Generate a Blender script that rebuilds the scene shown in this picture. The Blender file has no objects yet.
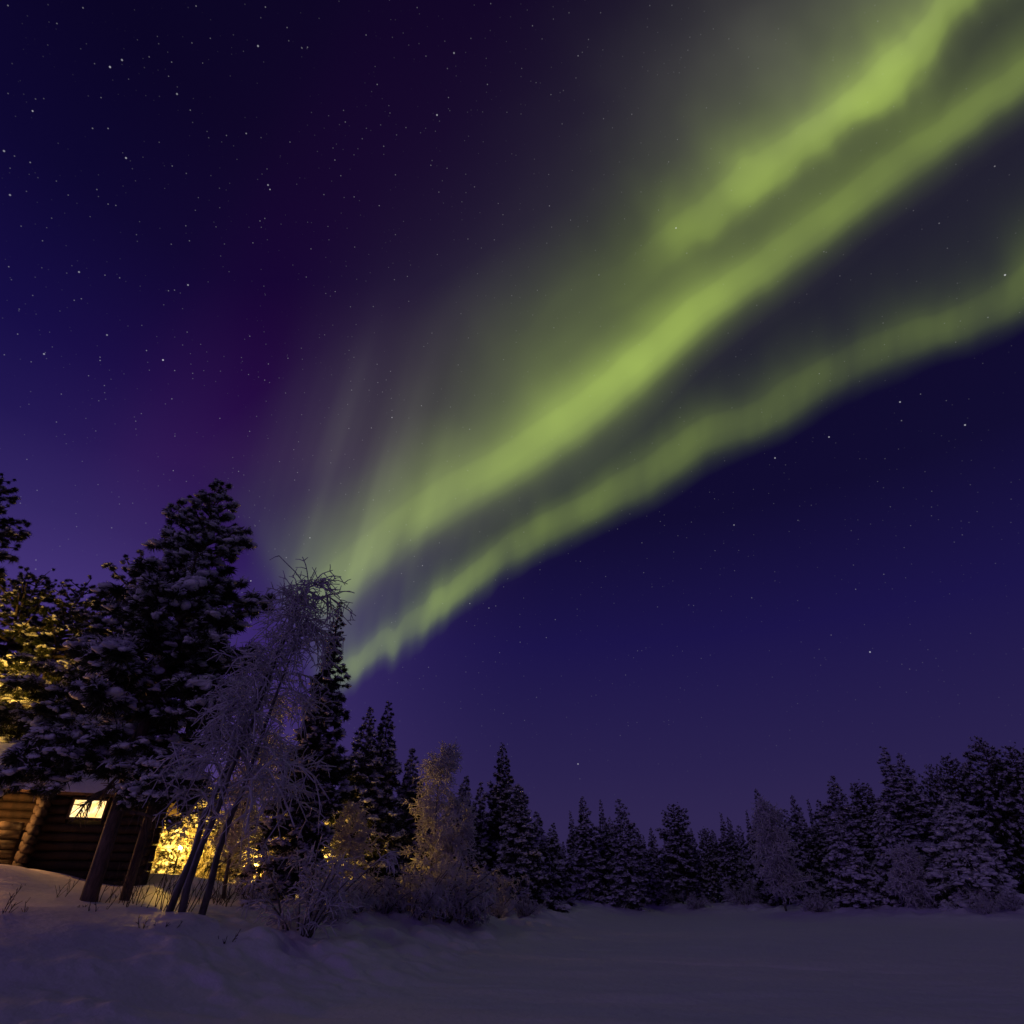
import bpy, math, random
import numpy as np
from mathutils import Vector

# ------------------------------------------------------------------ camera, sky, moon, exposure
scene = bpy.context.scene
COL = scene.collection
R = math.radians
PITCH = R(32.5)
FPX = 600.0
CAM = np.array([0.0, 0.0, 1.6])
cp, sp = math.cos(PITCH), math.sin(PITCH)

cd = bpy.data.cameras.new("camera")
cam = bpy.data.objects.new("camera", cd)
COL.objects.link(cam)
cam.location = CAM
cam.rotation_euler = (math.pi / 2 + PITCH, 0, 0)
cd.sensor_width = 36
cd.lens = 36 * FPX / 1024
cd.clip_start = 0.1
cd.clip_end = 5000
scene.camera = cam

vs = scene.view_settings
vs.view_transform = 'Standard'
vs.look = 'None'
vs.exposure = 0
vs.gamma = 1


def lin(r, g, b):
    def f(c):
        c /= 255.0
        return c / 12.92 if c <= 0.04045 else ((c + 0.055) / 1.055) ** 2.4
    return (f(r), f(g), f(b), 1.0)


class NT:
    """small helper to write node trees"""
    def __init__(s, tree):
        s.t = tree
        s.n = tree.nodes
        s.l = tree.links

    def new(s, typ, **kw):
        n = s.n.new(typ)
        for k, v in kw.items():
            setattr(n, k, v)
        return n

    def put(s, sock, v):
        if isinstance(v, bpy.types.NodeSocket):
            s.l.new(v, sock)
        else:
            sock.default_value = v

    def m(s, op, a, b=0.0, c=0.0, clamp=False):
        n = s.new('ShaderNodeMath', operation=op, use_clamp=clamp)
        s.put(n.inputs[0], a)
        s.put(n.inputs[1], b)
        s.put(n.inputs[2], c)
        return n.outputs[0]

    def dot(s, a, v):
        n = s.new('ShaderNodeVectorMath', operation='DOT_PRODUCT')
        s.put(n.inputs[0], a)
        n.inputs[1].default_value = v
        return n.outputs['Value']

    def vec(s, x, y, z):
        n = s.new('ShaderNodeCombineXYZ')
        s.put(n.inputs[0], x)
        s.put(n.inputs[1], y)
        s.put(n.inputs[2], z)
        return n.outputs[0]

    def ss(s, x, a, b, lo=0.0, hi=1.0):
        n = s.new('ShaderNodeMapRange', interpolation_type='SMOOTHSTEP')
        s.put(n.inputs[0], x)
        n.inputs[1].default_value = a
        n.inputs[2].default_value = b
        n.inputs[3].default_value = lo
        n.inputs[4].default_value = hi
        return n.outputs[0]

    def curve(s, x, pts, xa, xb, ya=0.0, yb=1.0):
        """piecewise curve through pts (in real units) as a Float Curve"""
        t = s.m('DIVIDE', s.m('SUBTRACT', x, xa), xb - xa, clamp=True)
        n = s.new('ShaderNodeFloatCurve')
        c = n.mapping.curves[0]
        pts = sorted(pts)
        q = [((p[0] - xa) / (xb - xa), (p[1] - ya) / (yb - ya)) for p in pts]
        c.points[0].location = q[0]
        c.points[1].location = q[-1]
        for p in q[1:-1]:
            c.points.new(*p)
        n.mapping.extend = 'HORIZONTAL'
        n.mapping.use_clip = False
        n.mapping.update()
        s.put(n.inputs['Value'], t)
        return s.m('MULTIPLY_ADD', n.outputs[0], yb - ya, ya)

    def noise(s, v, scale, detail=2.0, rough=0.5, dist=0.0):
        n = s.new('ShaderNodeTexNoise')
        s.put(n.inputs['Vector'], v)
        n.inputs['Scale'].default_value = scale
        n.inputs['Detail'].default_value = detail
        n.inputs['Roughness'].default_value = rough
        n.inputs['Distortion'].default_value = dist
        return n.outputs[0]

    def ramp(s, x, stops, mode='EASE'):
        n = s.new('ShaderNodeValToRGB')
        n.color_ramp.interpolation = mode
        e = n.color_ramp.elements
        while len(e) < len(stops):
            e.new(0.5)
        for el, (p, c) in zip(e, stops):
            el.position = p
            el.color = c
        s.put(n.inputs[0], x)
        return n.outputs[0]

    def mix(s, f, a, b, blend='MIX'):
        n = s.new('ShaderNodeMix', data_type='RGBA', blend_type=blend)
        s.put(n.inputs[0], f)
        s.put(n.inputs[6], a)
        s.put(n.inputs[7], b)
        return n.outputs[2]

    def scale(s, c, f):
        n = s.new('ShaderNodeVectorMath', operation='SCALE')
        s.put(n.inputs[0], c)
        s.put(n.inputs[3], f)
        return n.outputs[0]

    def add(s, a, b):
        n = s.new('ShaderNodeVectorMath', operation='ADD')
        s.put(n.inputs[0], a)
        s.put(n.inputs[1], b)
        return n.outputs[0]


def build_sky():
    w = bpy.data.worlds.new("World")
    scene.world = w
    w.use_nodes = True
    w.node_tree.nodes.clear()
    s = NT(w.node_tree)
    d = s.new('ShaderNodeTexCoord').outputs['Generated']
    # the night sky in fixed world directions, charted on the plane that touches
    # the celestial sphere in the middle of the aurora (unit: one thousandth, "px")
    f = s.dot(d, (0, cp, sp))
    fc = s.m('MAXIMUM', f, 0.2)
    U = s.m('MULTIPLY_ADD', s.m('DIVIDE', s.dot(d, (1, 0, 0)), fc), FPX, 512.0)
    V = s.m('MULTIPLY_ADD', s.m('DIVIDE', s.dot(d, (0, -sp, cp)), fc), -FPX, 512.0)
    e = s.dot(d, (0, 0, 1))
    front = s.m('MULTIPLY', s.ss(f, 0.2, 0.5), s.ss(V, -420, -60))

    # night blue: brighter towards the horizon, and brighter again to the left
    right = s.ramp(e, [(0.0, lin(50, 41, 80)), (.09, lin(47, 38, 80)), (.16, lin(41, 33, 78)), (.34, lin(27, 20, 74)),
                       (.51, lin(17, 12, 50)), (.7, lin(14, 9, 42)), (1, lin(12, 6, 34))], 'LINEAR')
    left = s.ramp(e, [(0.0, lin(78, 60, 115)), (.2, lin(76, 57, 122)), (.34, lin(66, 50, 118)), (.43, lin(48, 37, 98)),
                      (.52, lin(32, 23, 82)), (.61, lin(22, 14, 70)), (.74, lin(14, 8, 50)), (.85, lin(11, 5, 38)), (1, lin(12, 6, 36))], 'LINEAR')
    base = s.mix(s.ss(U, 20, 540), left, right)

    # violet glow added low in the unseen southern sky to tint the snow
    base = s.add(base, s.scale((.052, .020, .086), s.m('MULTIPLY', s.ss(f, .1, -.75), s.ss(e, .75, .0))))
    # violet veil along the western flank of the aurora
    xv = s.m('SUBTRACT', U, s.curve(V, [(0, 490), (100, 435), (250, 350), (400, 270), (520, 235), (650, 240)], 0, 700, 0, 700))
    veil = s.m('MULTIPLY', s.curve(xv, [(-320, 0), (-180, .3), (-40, 1), (80, 1), (200, .5), (320, 0)], -320, 320), front)
    veilc = s.ramp(s.m('DIVIDE', V, 700.0, clamp=True), [(0, (.0045, .0004, .0065, 1)), (.4, (.009, .0008, .0145, 1)), (.65, (.032, .006, .028, 1)), (.85, (.010, .004, .008, 1)), (1, (0, 0, 0, 1))], 'LINEAR')
    base = s.add(base, s.scale(veilc, s.m('MULTIPLY', veil, .6)))

    # band coordinates: t along the arcs, n across them
    ct, st = .797, .603
    t = s.m('SUBTRACT', s.m('MULTIPLY', U, ct), s.m('MULTIPLY', V, st))
    n = s.m('MULTIPLY', s.m('ADD', s.m('MULTIPLY', U, st), s.m('MULTIPLY', V, ct)), -1.0)

    def tn(p):
        return (p[0] * ct - p[1] * st, -(p[0] * st + p[1] * ct))
    edgeA = [(330, 618), (345, 605), (395, 560), (451, 514), (512, 482), (562, 450), (637, 402), (712, 337), (782, 287), (862, 226), (942, 166), (1024, 108)]
    edgeB = [(427, 440), (530, 378), (600, 325), (677, 272), (712, 243), (752, 214), (812, 172), (852, 143), (892, 114), (930, 70), (955, 40), (985, 0)]
    edgeC = [(345, 692), (377, 671), (404, 652), (435, 628), (490, 589), (529, 560), (580, 535), (624, 513), (659, 494), (675, 484), (722, 454), (780, 431), (827, 400), (858, 386), (929, 356), (975, 342), (1024, 316)]

    px = s.vec(U, V, 0.0)
    wob = s.m('SUBTRACT', s.noise(s.vec(s.m('MULTIPLY', U, 1 / 60.), s.m('MULTIPLY', V, 1 / 90.), 3.0), 1.0, 2), 0.5)
    rays = s.noise(s.vec(s.m('MULTIPLY_ADD', V, 1 / 260., s.m('MULTIPLY', U, 1 / 20.)), s.m('MULTIPLY', V, 1 / 500.), 0.0), 1.0, 1.5)
    rays0 = s.m('SUBTRACT', rays, 0.5)
    rl = s.noise(s.vec(s.m('MULTIPLY_ADD', V, .3 / 42., s.m('MULTIPLY', U, 1 / 42.)), s.m('MULTIPLY', V, 1 / 600.), 5.0), 1.0, 2)
    rl0 = s.m('SUBTRACT', rl, 0.5)
    near = s.ss(t, 160, -60)       # the rays show where the arcs come down to the horizon

    def edge(pts, ya, yb):
        return s.curve(t, [tn(p) for p in pts], -250, 850, ya, yb)
    nA = s.m('SUBTRACT', n, edge(edgeA, -800, -500))
    nB = s.m('SUBTRACT', n, edge(edgeB, -800, -500))
    nC = s.m('SUBTRACT', n, edge(edgeC, -950, -700))
    nA = s.m('MULTIPLY_ADD', wob, 12.0, s.m('ADD', nA, s.curve(t, [(-250, 6), (-60, 8), (80, 12), (200, 8), (330, 0), (850, 0)], -250, 850, 0, 30)))
    nB = s.m('DIVIDE', s.m('MULTIPLY_ADD', wob, 36.0, nB), .78)
    nC = s.m('MULTIPLY_ADD', wob, 14.0, nC)
    nC = s.m('MULTIPLY_ADD', s.m('MULTIPLY', rays0, near), 23.0, nC)

    nAw = s.m('DIVIDE', s.m('SUBTRACT', nA, 5.0), s.curve(t, [(-250, 1.0), (-60, 1.0), (100, 1.0), (260, .95), (400, .84), (850, .8)], -250, 850, 0, 2))
    A = s.curve(nAw, [(-30, 0), (-12, .1), (2, .38), (18, .88), (30, 1), (46, .74), (66, .42), (95, .2), (140, .08), (220, 0)], -30, 220)
    B = s.curve(nB, [(-36, 0), (-10, .12), (5, .36), (26, .92), (38, 1), (60, .66), (95, .25), (150, .06), (270, 0)], -44, 270)
    C = s.curve(s.m('DIVIDE', s.m('SUBTRACT', nC, 4.0), s.curve(t, [(-250, .55), (0, .6), (250, .85), (450, .9), (850, .9)], -250, 850, 0, 2)), [(-20, 0), (-8, .12), (0, .34), (16, .9), (26, 1), (44, .6), (70, .22), (105, .05), (180, 0)], -20, 180)
    iA = s.curve(t, [(-250, 0), (-150, 0), (-105, .5), (-40, .56), (40, .66), (150, .82), (270, 1.0), (340, .92), (450, .6), (560, .5), (690, .44), (760, .42), (850, .36)], -250, 850, 0, 1.2)
    iB = s.curve(t, [(-250, 0), (110, .0), (200, .05), (300, .07), (370, .2), (407, .42), (450, .46), (494, .74), (540, .6), (569, .62), (610, .9), (650, 1.05), (700, .82), (760, .6), (850, .5)], -250, 850, 0, 1.2)
    iC = s.curve(t, [(-250, 0), (-170, 0), (-125, .55), (-40, .56), (40, .56), (110, .42), (230, .36), (330, .27), (470, .22), (600, .24), (690, .29), (760, .36), (850, .3)], -250, 850, 0, 1.2)
    A = s.m('MULTIPLY', A, iA)
    B = s.m('MULTIPLY', B, iB)
    mott = s.noise(s.vec(s.m('MULTIPLY', U, 1 / 58.), s.m('MULTIPLY', V, 1 / 190.), 11.0), 1.0, 2.5)
    C = s.m('MULTIPLY', s.m('MULTIPLY', C, iC), s.m('MULTIPLY_ADD', mott, 1.5, 0.12))
    patch = s.m('MULTIPLY_ADD', s.noise(s.vec(s.m('MULTIPLY', t, 1 / 85.), s.m('MULTIPLY', n, 1 / 70.), 7.0), 1.0, 1.5), 0.75, 0.62)
    band = s.m('MULTIPLY', s.m('ADD', s.m('ADD', A, B), C), patch)
    band = s.m('MULTIPLY', band, s.m('MULTIPLY_ADD', s.m('MULTIPLY', rl0, near), 1.6, 1.0))
    # green-grey glow above the main arc, and fainter between the arcs
    gA = s.curve(nA, [(-30, 0), (0, .45), (30, .9), (90, 1), (150, .9), (220, .5), (290, .16), (360, .03), (520, 0)], -30, 520)
    gA = s.m('MULTIPLY', gA, s.curve(t, [(-250, 0), (-190, 0), (-110, .9), (0, .85), (120, .72), (250, .75), (400, .66), (520, .5), (620, .45), (700, .45), (850, .45)], -250, 850, 0, 2))
    blob = s.noise(s.vec(s.m('MULTIPLY', U, 1 / 150.), s.m('MULTIPLY', V, 1 / 150.), 1.5), 1.0, 2)
    gA = s.m('MULTIPLY', gA, s.m('MULTIPLY_ADD', blob, 0.9, 0.55))
    gA = s.m('MULTIPLY', gA, s.ss(U, 235, 400))
    gA = s.m('MULTIPLY', gA, s.m('MULTIPLY_ADD', s.m('MULTIPLY', rl0, s.m('MULTIPLY', s.ss(U, 560, 330), s.ss(V, 250, 480))), 2.4, 1.0))
    gC = s.m('MULTIPLY', s.m('MULTIPLY', s.ss(nC, -18, 30), s.ss(nA, 120, -20)), s.ss(t, -170, -90))
    gB = s.m('MULTIPLY', s.curve(nB, [(-30, 0), (20, .4), (70, 1), (150, 1), (240, .6), (330, .2), (420, 0)], -30, 420), s.curve(t, [(-250, 0), (330, 0), (450, .35), (540, .6), (640, .95), (740, .9), (850, .7)], -250, 850))
    gB = s.m('MULTIPLY', gB, s.m('MULTIPLY_ADD', blob, 1.1, .45))
    glow = s.m('ADD', gB, s.m('MULTIPLY_ADD', gC, 0.2, s.m('MULTIPLY', gA, 0.7)))
    glowc = s.ramp(s.m('DIVIDE', s.m('ADD', t, 250.0), 1000.0, clamp=True), [(0, (.052, .044, .054, 1)), (.3, (.050, .050, .048, 1)), (.6, (.052, .054, .036, 1)), (1, (.058, .062, .038, 1))], 'LINEAR')
    glowv = s.scale(glowc, s.m('MULTIPLY', glow, front))
    bandv = s.scale((.275, .385, .050), s.m('MULTIPLY', band, front))
    sky = s.add(s.add(base, glowv), bandv)

    # stars
    def stars(scale, rad, power, gain, off):
        v = s.new('ShaderNodeTexVoronoi', feature='F1')
        s.put(v.inputs['Vector'], s.add(d, off))
        v.inputs['Scale'].default_value = scale
        sep = s.new('ShaderNodeSeparateColor')
        s.l.new(v.outputs['Color'], sep.inputs[0])
        disc = s.ss(v.outputs['Distance'], rad, rad * .3)
        return s.m('MULTIPLY', disc, s.m('MULTIPLY', s.m('POWER', sep.outputs[0], power), gain))
    st1 = stars(150.0, .15, 6.0, .18, (0, 0, 0))
    st2 = stars(64.0, .072, 12.0, .45, (3.1, 1.7, 4.4))
    dim = s.m('MULTIPLY', s.ss(e, .05, .35), s.ss(U, 900, 200, .45, 1.0))
    sv = s.scale((.95, .93, 1.0), s.m('MULTIPLY', s.m('ADD', st1, st2), dim))
    sky = s.add(sky, sv)
    # the brightest stars, each at its own direction
    acc = None
    for (x, y, b) in [(163, 360, .75), (110, 67, .5), (122, 60, .35), (126, 158, .45), (258, 46, .4), (437, 115, .45), (454, 53, .3),
                      (268, 185, .35), (188, 285, .4), (79, 272, .35), (177, 94, .3), (107, 335, .3), (44, 354, .4), (4, 151, .35), (10, 195, .3),
                      (1005, 275, .6), (965, 425, .5), (900, 402, .45), (829, 437, .45), (775, 458, .45), (870, 652, .5), (578, 764, .4), (734, 525, .3), (676, 228, .45)]:
        v = np.array([1, 0, 0]) * (x - 512) / FPX + np.array([0, -sp, cp]) * (512 - y) / FPX + np.array([0, cp, sp])
        v = v / np.linalg.norm(v)
        dist = s.new('ShaderNodeVectorMath', operation='DISTANCE')
        s.put(dist.inputs[0], d)
        dist.inputs[1].default_value = v
        q = s.ss(dist.outputs['Value'], .0014, .0004, 0, b)
        acc = q if acc is None else s.m('ADD', acc, q)
    sky = s.add(sky, s.scale((.75, .75, .8), acc))
    bg = s.new('ShaderNodeBackground')
    s.l.new(sky, bg.inputs[0])
    bg.inputs[1].default_value = 1.0
    out = s.new('ShaderNodeOutputWorld')
    s.l.new(bg.outputs[0], out.inputs[0])


build_sky()

# faint moonlight from behind the camera
ml = bpy.data.lights.new("moon", 'SUN')
ml.energy = 0.075
ml.angle = R(6)
ml.color = (.88, .72, 1.12)
moon = bpy.data.objects.new("moon", ml)
COL.objects.link(moon)
moon.rotation_euler = (R(64), 0, R(-24))

# ------------------------------------------------------------------ helpers
def pix(px, py, y):
    """the point at depth y seen in direction (px, py)"""
    u, v = (px - 512) / FPX, (512 - py) / FPX
    fw = cp - v * sp
    up = sp + v * cp
    k = y / fw
    return np.array([u * k, y, CAM[2] + up * k])


def vnoise(x, y, seed=0):
    xi, yi = np.floor(x).astype(np.int64), np.floor(y).astype(np.int64)
    fx, fy = x - xi, y - yi
    fx, fy = fx * fx * (3 - 2 * fx), fy * fy * (3 - 2 * fy)

    def h(a, b):
        k = (a * 374761393 + b * 668265263 + seed * 974711) & 0x7fffffff
        k = ((k ^ (k >> 13)) * 1274126177) & 0x7fffffff
        return ((k ^ (k >> 16)) & 0xffff) / 65535.0
    return (h(xi, yi) * (1 - fx) + h(xi + 1, yi) * fx) * (1 - fy) + (h(xi, yi + 1) * (1 - fx) + h(xi + 1, yi + 1) * fx) * fy


def fbm(x, y, seed=0, octv=3):
    a, s, t = 1.0, 0.0, 0.0
    for i in range(octv):
        s = s + a * (vnoise(x, y, seed + i) - .5)
        t += a
        a *= .5
        x, y = x * 2.03 + 3.7, y * 2.03 + 1.3
    return s / t


def sstep(x, a, b):
    t = np.clip((x - a) / (b - a), 0, 1)
    return t * t * (3 - 2 * t)


SHORE = np.array([(-200, 2), (-60, 4), (-30, 6), (-13, 7), (-8, 8.5), (-5, 10.5), (-2.5, 14.5), (0, 23), (3, 36), (8, 56), (14, 67), (20, 59), (24, 50), (27, 43), (37, 36), (80, 33), (260, 20)], float)


def shore_dist(x, y):
    best = np.full(np.shape(x), 1e9)
    for a, b in zip(SHORE[:-1], SHORE[1:]):
        ab = b - a
        t = np.clip(((x - a[0]) * ab[0] + (y - a[1]) * ab[1]) / (ab @ ab), 0, 1)
        best = np.minimum(best, np.hypot(x - a[0] - t * ab[0], y - a[1] - t * ab[1]))
    ys = np.interp(x, SHORE[:, 0], SHORE[:, 1])
    return np.where(y > ys, best, -best)


def ground(x, y):
    x = np.asarray(x, float)
    y = np.asarray(y, float)
    d = shore_dist(x, y)
    h1 = 1.4 - .65 * sstep(x, -5, 16)
    w = 7.5 - 1.5 * sstep(x, -4, 8)
    z = h1 * sstep(d / w, -.7 * sstep(x, -2, 8) - .1, 1.0)
    z = z + .85 * sstep(d, 7.5, 12.5) * sstep(x + .25 * (y - 22), -12.2, -15.5)
    z = z + .35 * sstep(d, 7.5, 12.5) * sstep(x, -8, -12.5) * (1 - sstep(x + .25 * (y - 22), -12.2, -15.5))
    z = z + np.clip(fbm(x / .9, y / .9, 61, 3) + .08, 0, 1) * .75 * sstep(d, -1.5, 2.5) * sstep(d, 14, 6) * sstep(x, -9, -4)
    z = z + .5 * sstep(d, 10, 60)
    bank = sstep(d, -1, 4)
    z = z + fbm(x / 3.1, y / 3.1, 5) * .32 * bank + fbm(x / 9, y / 9, 11) * .12
    z = z + .42 * np.exp(-((y - 25.6 - .12 * (x + 11)) / .75) ** 2) * sstep(x, -15.0, -13.8) * sstep(x, -7.5, -9)
    r = np.hypot(x, y)
    foot = sstep(x, -2.0, -5.0) * sstep(y, 10.6, 8.6)
    z = z + fbm(x / .75, y / .6, 21, 3) * (.02 + .40 * foot) * sstep(60 - r, 0, 40)
    z = z + fbm(x / 2.4, y / .8, 31, 3) * .14 * (1 - bank) * sstep(60 - r, 0, 40)
    # an old ski track across the lake
    tr = np.abs(y - (22.5 - .42 * x))
    z = z - .05 * np.exp(-(tr / .16) ** 2) * sstep(x, -1, 1) * sstep(x, 11, 9)
    tr2 = np.abs(y - (33.0 + .15 * x))
    z = z + .05 * np.exp(-(tr2 / .5) ** 2) * sstep(x, -1, 2) * sstep(x, 14, 9)
    return z


def gz(x, y):
    return float(ground(np.array([x]), np.array([y]))[0])


def mesh_obj(name, V, faces, mat, parent=None, smooth=True):
    """V (n,3); faces list of (m,k) int arrays -> ONE mesh object"""
    me = mesh_data(name, V, faces, mat, smooth)
    return link(name, me, parent)


def mesh_data(name, V, faces, mat, smooth=True):
    me = bpy.data.meshes.new(name)
    V = np.asarray(V, np.float32)
    loops = np.concatenate([f.ravel() for f in faces]).astype(np.int32)
    sizes = np.concatenate([np.full(len(f), f.shape[1]) for f in faces]).astype(np.int32)
    starts = np.concatenate([[0], np.cumsum(sizes)[:-1]]).astype(np.int32)
    me.vertices.add(len(V))
    me.vertices.foreach_set('co', V.ravel())
    me.loops.add(len(loops))
    me.loops.foreach_set('vertex_index', loops)
    me.polygons.add(len(sizes))
    me.polygons.foreach_set('loop_start', starts)
    me.polygons.foreach_set('loop_total', sizes)
    me.polygons.foreach_set('use_smooth', np.full(len(sizes), smooth))
    me.update(calc_edges=True)
    me.validate()
    me.materials.append(mat)
    return me


def link(name, me, parent=None):
    o = bpy.data.objects.new(name, me)
    COL.objects.link(o)
    if parent is not None:
        o.parent = parent
    return o


class MB:
    def __init__(s):
        s.V, s.F, s.n = [], [], 0

    def put(s, V, *F):
        V = np.asarray(V, float).reshape(-1, 3)
        for f in F:
            if len(f):
                s.F.append(np.asarray(f, np.int64) + s.n)
        s.V.append(V)
        s.n += len(V)

    def tubes(s, P, Rr, sides=3, cap=True):
        """P (N,K,3), Rr (N,K): many tapered tubes at once"""
        P = np.asarray(P, float)
        Rr = np.asarray(Rr, float)
        N, K, _ = P.shape
        T = np.gradient(P, axis=1)
        T /= np.linalg.norm(T, axis=2, keepdims=True) + 1e-9
        m = T.mean(1)
        ref = np.where(np.abs(m[:, 2:3]) > .8, np.array([[1., 0, 0]]), np.array([[0., 0, 1]]))
        A = np.cross(T, ref[:, None, :])
        A /= np.linalg.norm(A, axis=2, keepdims=True) + 1e-9
        B = np.cross(T, A)
        th = np.arange(sides) * 2 * math.pi / sides
        ring = (P[:, :, None, :] + Rr[:, :, None, None] * (A[:, :, None, :] * np.cos(th)[None, None, :, None] + B[:, :, None, :] * np.sin(th)[None, None, :, None]))
        idx = np.arange(N * K * sides).reshape(N, K, sides)
        a, b = idx[:, :-1, :], idx[:, 1:, :]
        q = np.stack([a, np.roll(a, -1, 2), np.roll(b, -1, 2), b], -1).reshape(-1, 4)
        F = [q]
        if cap:
            F.append(idx[:, -1, :].reshape(N, sides))
            F.append(idx[:, 0, ::-1].reshape(N, sides))
        s.put(ring, *F)

    def blades(s, O, D, L, W, rng):
        """needle sprays: thin triangles"""
        n = len(O)
        r = rng.normal(size=(n, 3))
        side = np.cross(D, r)
        side /= np.linalg.norm(side, axis=1, keepdims=True) + 1e-9
        a = O - side * W[:, None] * .5
        b = O + side * W[:, None] * .5
        mid = O + D * L[:, None] * .55
        c = O + D * L[:, None] + np.array([0, 0, -1.]) * (L * .12)[:, None]
        V = np.stack([a, b, mid + side * W[:, None] * .45, c, mid - side * W[:, None] * .45], 1)
        i = np.arange(n)[:, None] * 5
        s.put(V, i + np.array([[0, 1, 2, 3, 4]]))

    def blobs(s, Cc, Sc, rng, lev=1, rough=.3, ang=None):
        """snow pads: lumpy flattened pieces"""
        tv, tf = ICO[lev]
        n = len(Cc)
        ph = rng.uniform(0, 6.28, (n, 4))
        fr = rng.uniform(1.6, 4.2, (n, 4))
        dv = rng.normal(size=(n, 4, 3))
        dv /= np.linalg.norm(dv, axis=2, keepdims=True)
        k = np.einsum('vc,nfc->nvf', tv, dv)
        disp = 1 + rough * np.sin(k * fr[:, None, :] + ph[:, None, :]).sum(2) * .5
        V = tv[None] * disp[:, :, None] * Sc[:, None, :]
        a = rng.uniform(0, 6.28, n) if ang is None else ang
        ca, sa = np.cos(a)[:, None], np.sin(a)[:, None]
        V = np.stack([V[..., 0] * ca - V[..., 1] * sa, V[..., 0] * sa + V[..., 1] * ca, V[..., 2]], -1)
        V += Cc[:, None, :]
        F = (np.arange(n)[:, None, None] * len(tv) + tf[None]).reshape(-1, 3)
        s.put(V, F)

    def box(s, lo, hi):
        x0, y0, z0 = lo
        x1, y1, z1 = hi
        V = [(x0, y0, z0), (x1, y0, z0), (x1, y1, z0), (x0, y1, z0), (x0, y0, z1), (x1, y0, z1), (x1, y1, z1), (x0, y1, z1)]
        s.put(V, np.array([(0, 3, 2, 1), (4, 5, 6, 7), (0, 1, 5, 4), (1, 2, 6, 5), (2, 3, 7, 6), (3, 0, 4, 7)]))

    def data(s, name, mat, smooth=True):
        return mesh_data(name, np.concatenate(s.V), s.F, mat, smooth)

    def obj(s, name, mat, parent=None, smooth=True):
        return link(name, s.data(name, mat, smooth), parent)


def ico(lev):
    p = (1 + 5 ** .5) / 2
    v = [(-1, p, 0), (1, p, 0), (-1, -p, 0), (1, -p, 0), (0, -1, p), (0, 1, p), (0, -1, -p), (0, 1, -p), (p, 0, -1), (p, 0, 1), (-p, 0, -1), (-p, 0, 1)]
    v = [np.array(x) / np.linalg.norm(x) for x in v]
    f = [(0, 11, 5), (0, 5, 1), (0, 1, 7), (0, 7, 10), (0, 10, 11), (1, 5, 9), (5, 11, 4), (11, 10, 2), (10, 7, 6), (7, 1, 8), (3, 9, 4), (3, 4, 2), (3, 2, 6), (3, 6, 8), (3, 8, 9), (4, 9, 5), (2, 4, 11), (6, 2, 10), (8, 6, 7), (9, 8, 1)]
    for _ in range(lev):
        cache, g = {}, []

        def mid(a, b):
            k = (min(a, b), max(a, b))
            if k not in cache:
                m = v[a] + v[b]
                v.append(m / np.linalg.norm(m))
                cache[k] = len(v) - 1
            return cache[k]
        for a, b, c in f:
            x, y, z = mid(a, b), mid(b, c), mid(c, a)
            g += [(a, x, z), (b, y, x), (c, z, y), (x, y, z)]
        f = g
    return np.array(v), np.array(f)


ICO = [ico(0), ico(1), ico(2)]


def tag(o, label=None, cat=None, group=None, kind=None):
    if label:
        o['label'] = label
    if cat:
        o['category'] = cat
    if group:
        o['group'] = group
    if kind:
        o['kind'] = kind
    return o


def empty(name, loc, rz=0.0):
    o = bpy.data.objects.new(name, None)
    COL.objects.link(o)
    o.location = loc
    o.rotation_euler = (0, 0, rz)
    o.empty_display_size = .2
    return o


# ------------------------------------------------------------------ materials
def mat(name):
    m = bpy.data.materials.new(name)
    m.use_nodes = True
    s = NT(m.node_tree)
    return m, s, m.node_tree.nodes['Principled BSDF']


def bump(s, b, h, strength, dist=.02):
    n = s.new('ShaderNodeBump')
    n.inputs['Strength'].default_value = strength
    n.inputs['Distance'].default_value = dist
    s.l.new(h, n.inputs['Height'])
    s.l.new(n.outputs[0], b.inputs['Normal'])


def make_snow(name, col, sc, strength, dist):
    m, s, b = mat(name)
    oc = s.new('ShaderNodeTexCoord').outputs['Object']
    n1 = s.noise(oc, sc, 4, .6)
    c = s.mix(s.noise(oc, sc * .13, 3), tuple(x * .9 for x in col) + (1,), tuple(col) + (1,))
    s.put(b.inputs['Base Color'], c)
    b.inputs['Roughness'].default_value = .55
    b.inputs['Specular IOR Level'].default_value = .25
    bump(s, b, n1, strength, dist)
    return m


M = {}
M['snow'] = make_snow('snow', (.80, .755, .86), 5.0, .6, .06)
M['tree_snow'] = make_snow('tree_snow', (.74, .73, .80), 9.0, .9, .06)
M['far_snow'] = make_snow('far_snow', (.70, .67, .80), 5.0, .9, .1)
M['frost'] = make_snow('frost', (.64, .61, .68), 30.0, .3, .01)
M['golden_frost'] = make_snow('golden_frost', (.60, .55, .46), 20.0, .3, .01)  # frost copy with the warm lamplight mixed into its colour


def make_needles(name, c0, c1):
    m, s, b = mat(name)
    oc = s.new('ShaderNodeTexCoord').outputs['Object']
    s.put(b.inputs['Base Color'], s.mix(s.ss(s.noise(oc, 2.2, 3), .35, .65), c0 + (1,), c1 + (1,)))
    b.inputs['Roughness'].default_value = .6
    b.inputs['Specular IOR Level'].default_value = .2
    return m


M['pine'] = make_needles('pine_needles', (.030, .040, .018), (.060, .062, .030))
M['spruce'] = make_needles('spruce_needles', (.028, .034, .022), (.055, .052, .036))


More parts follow.
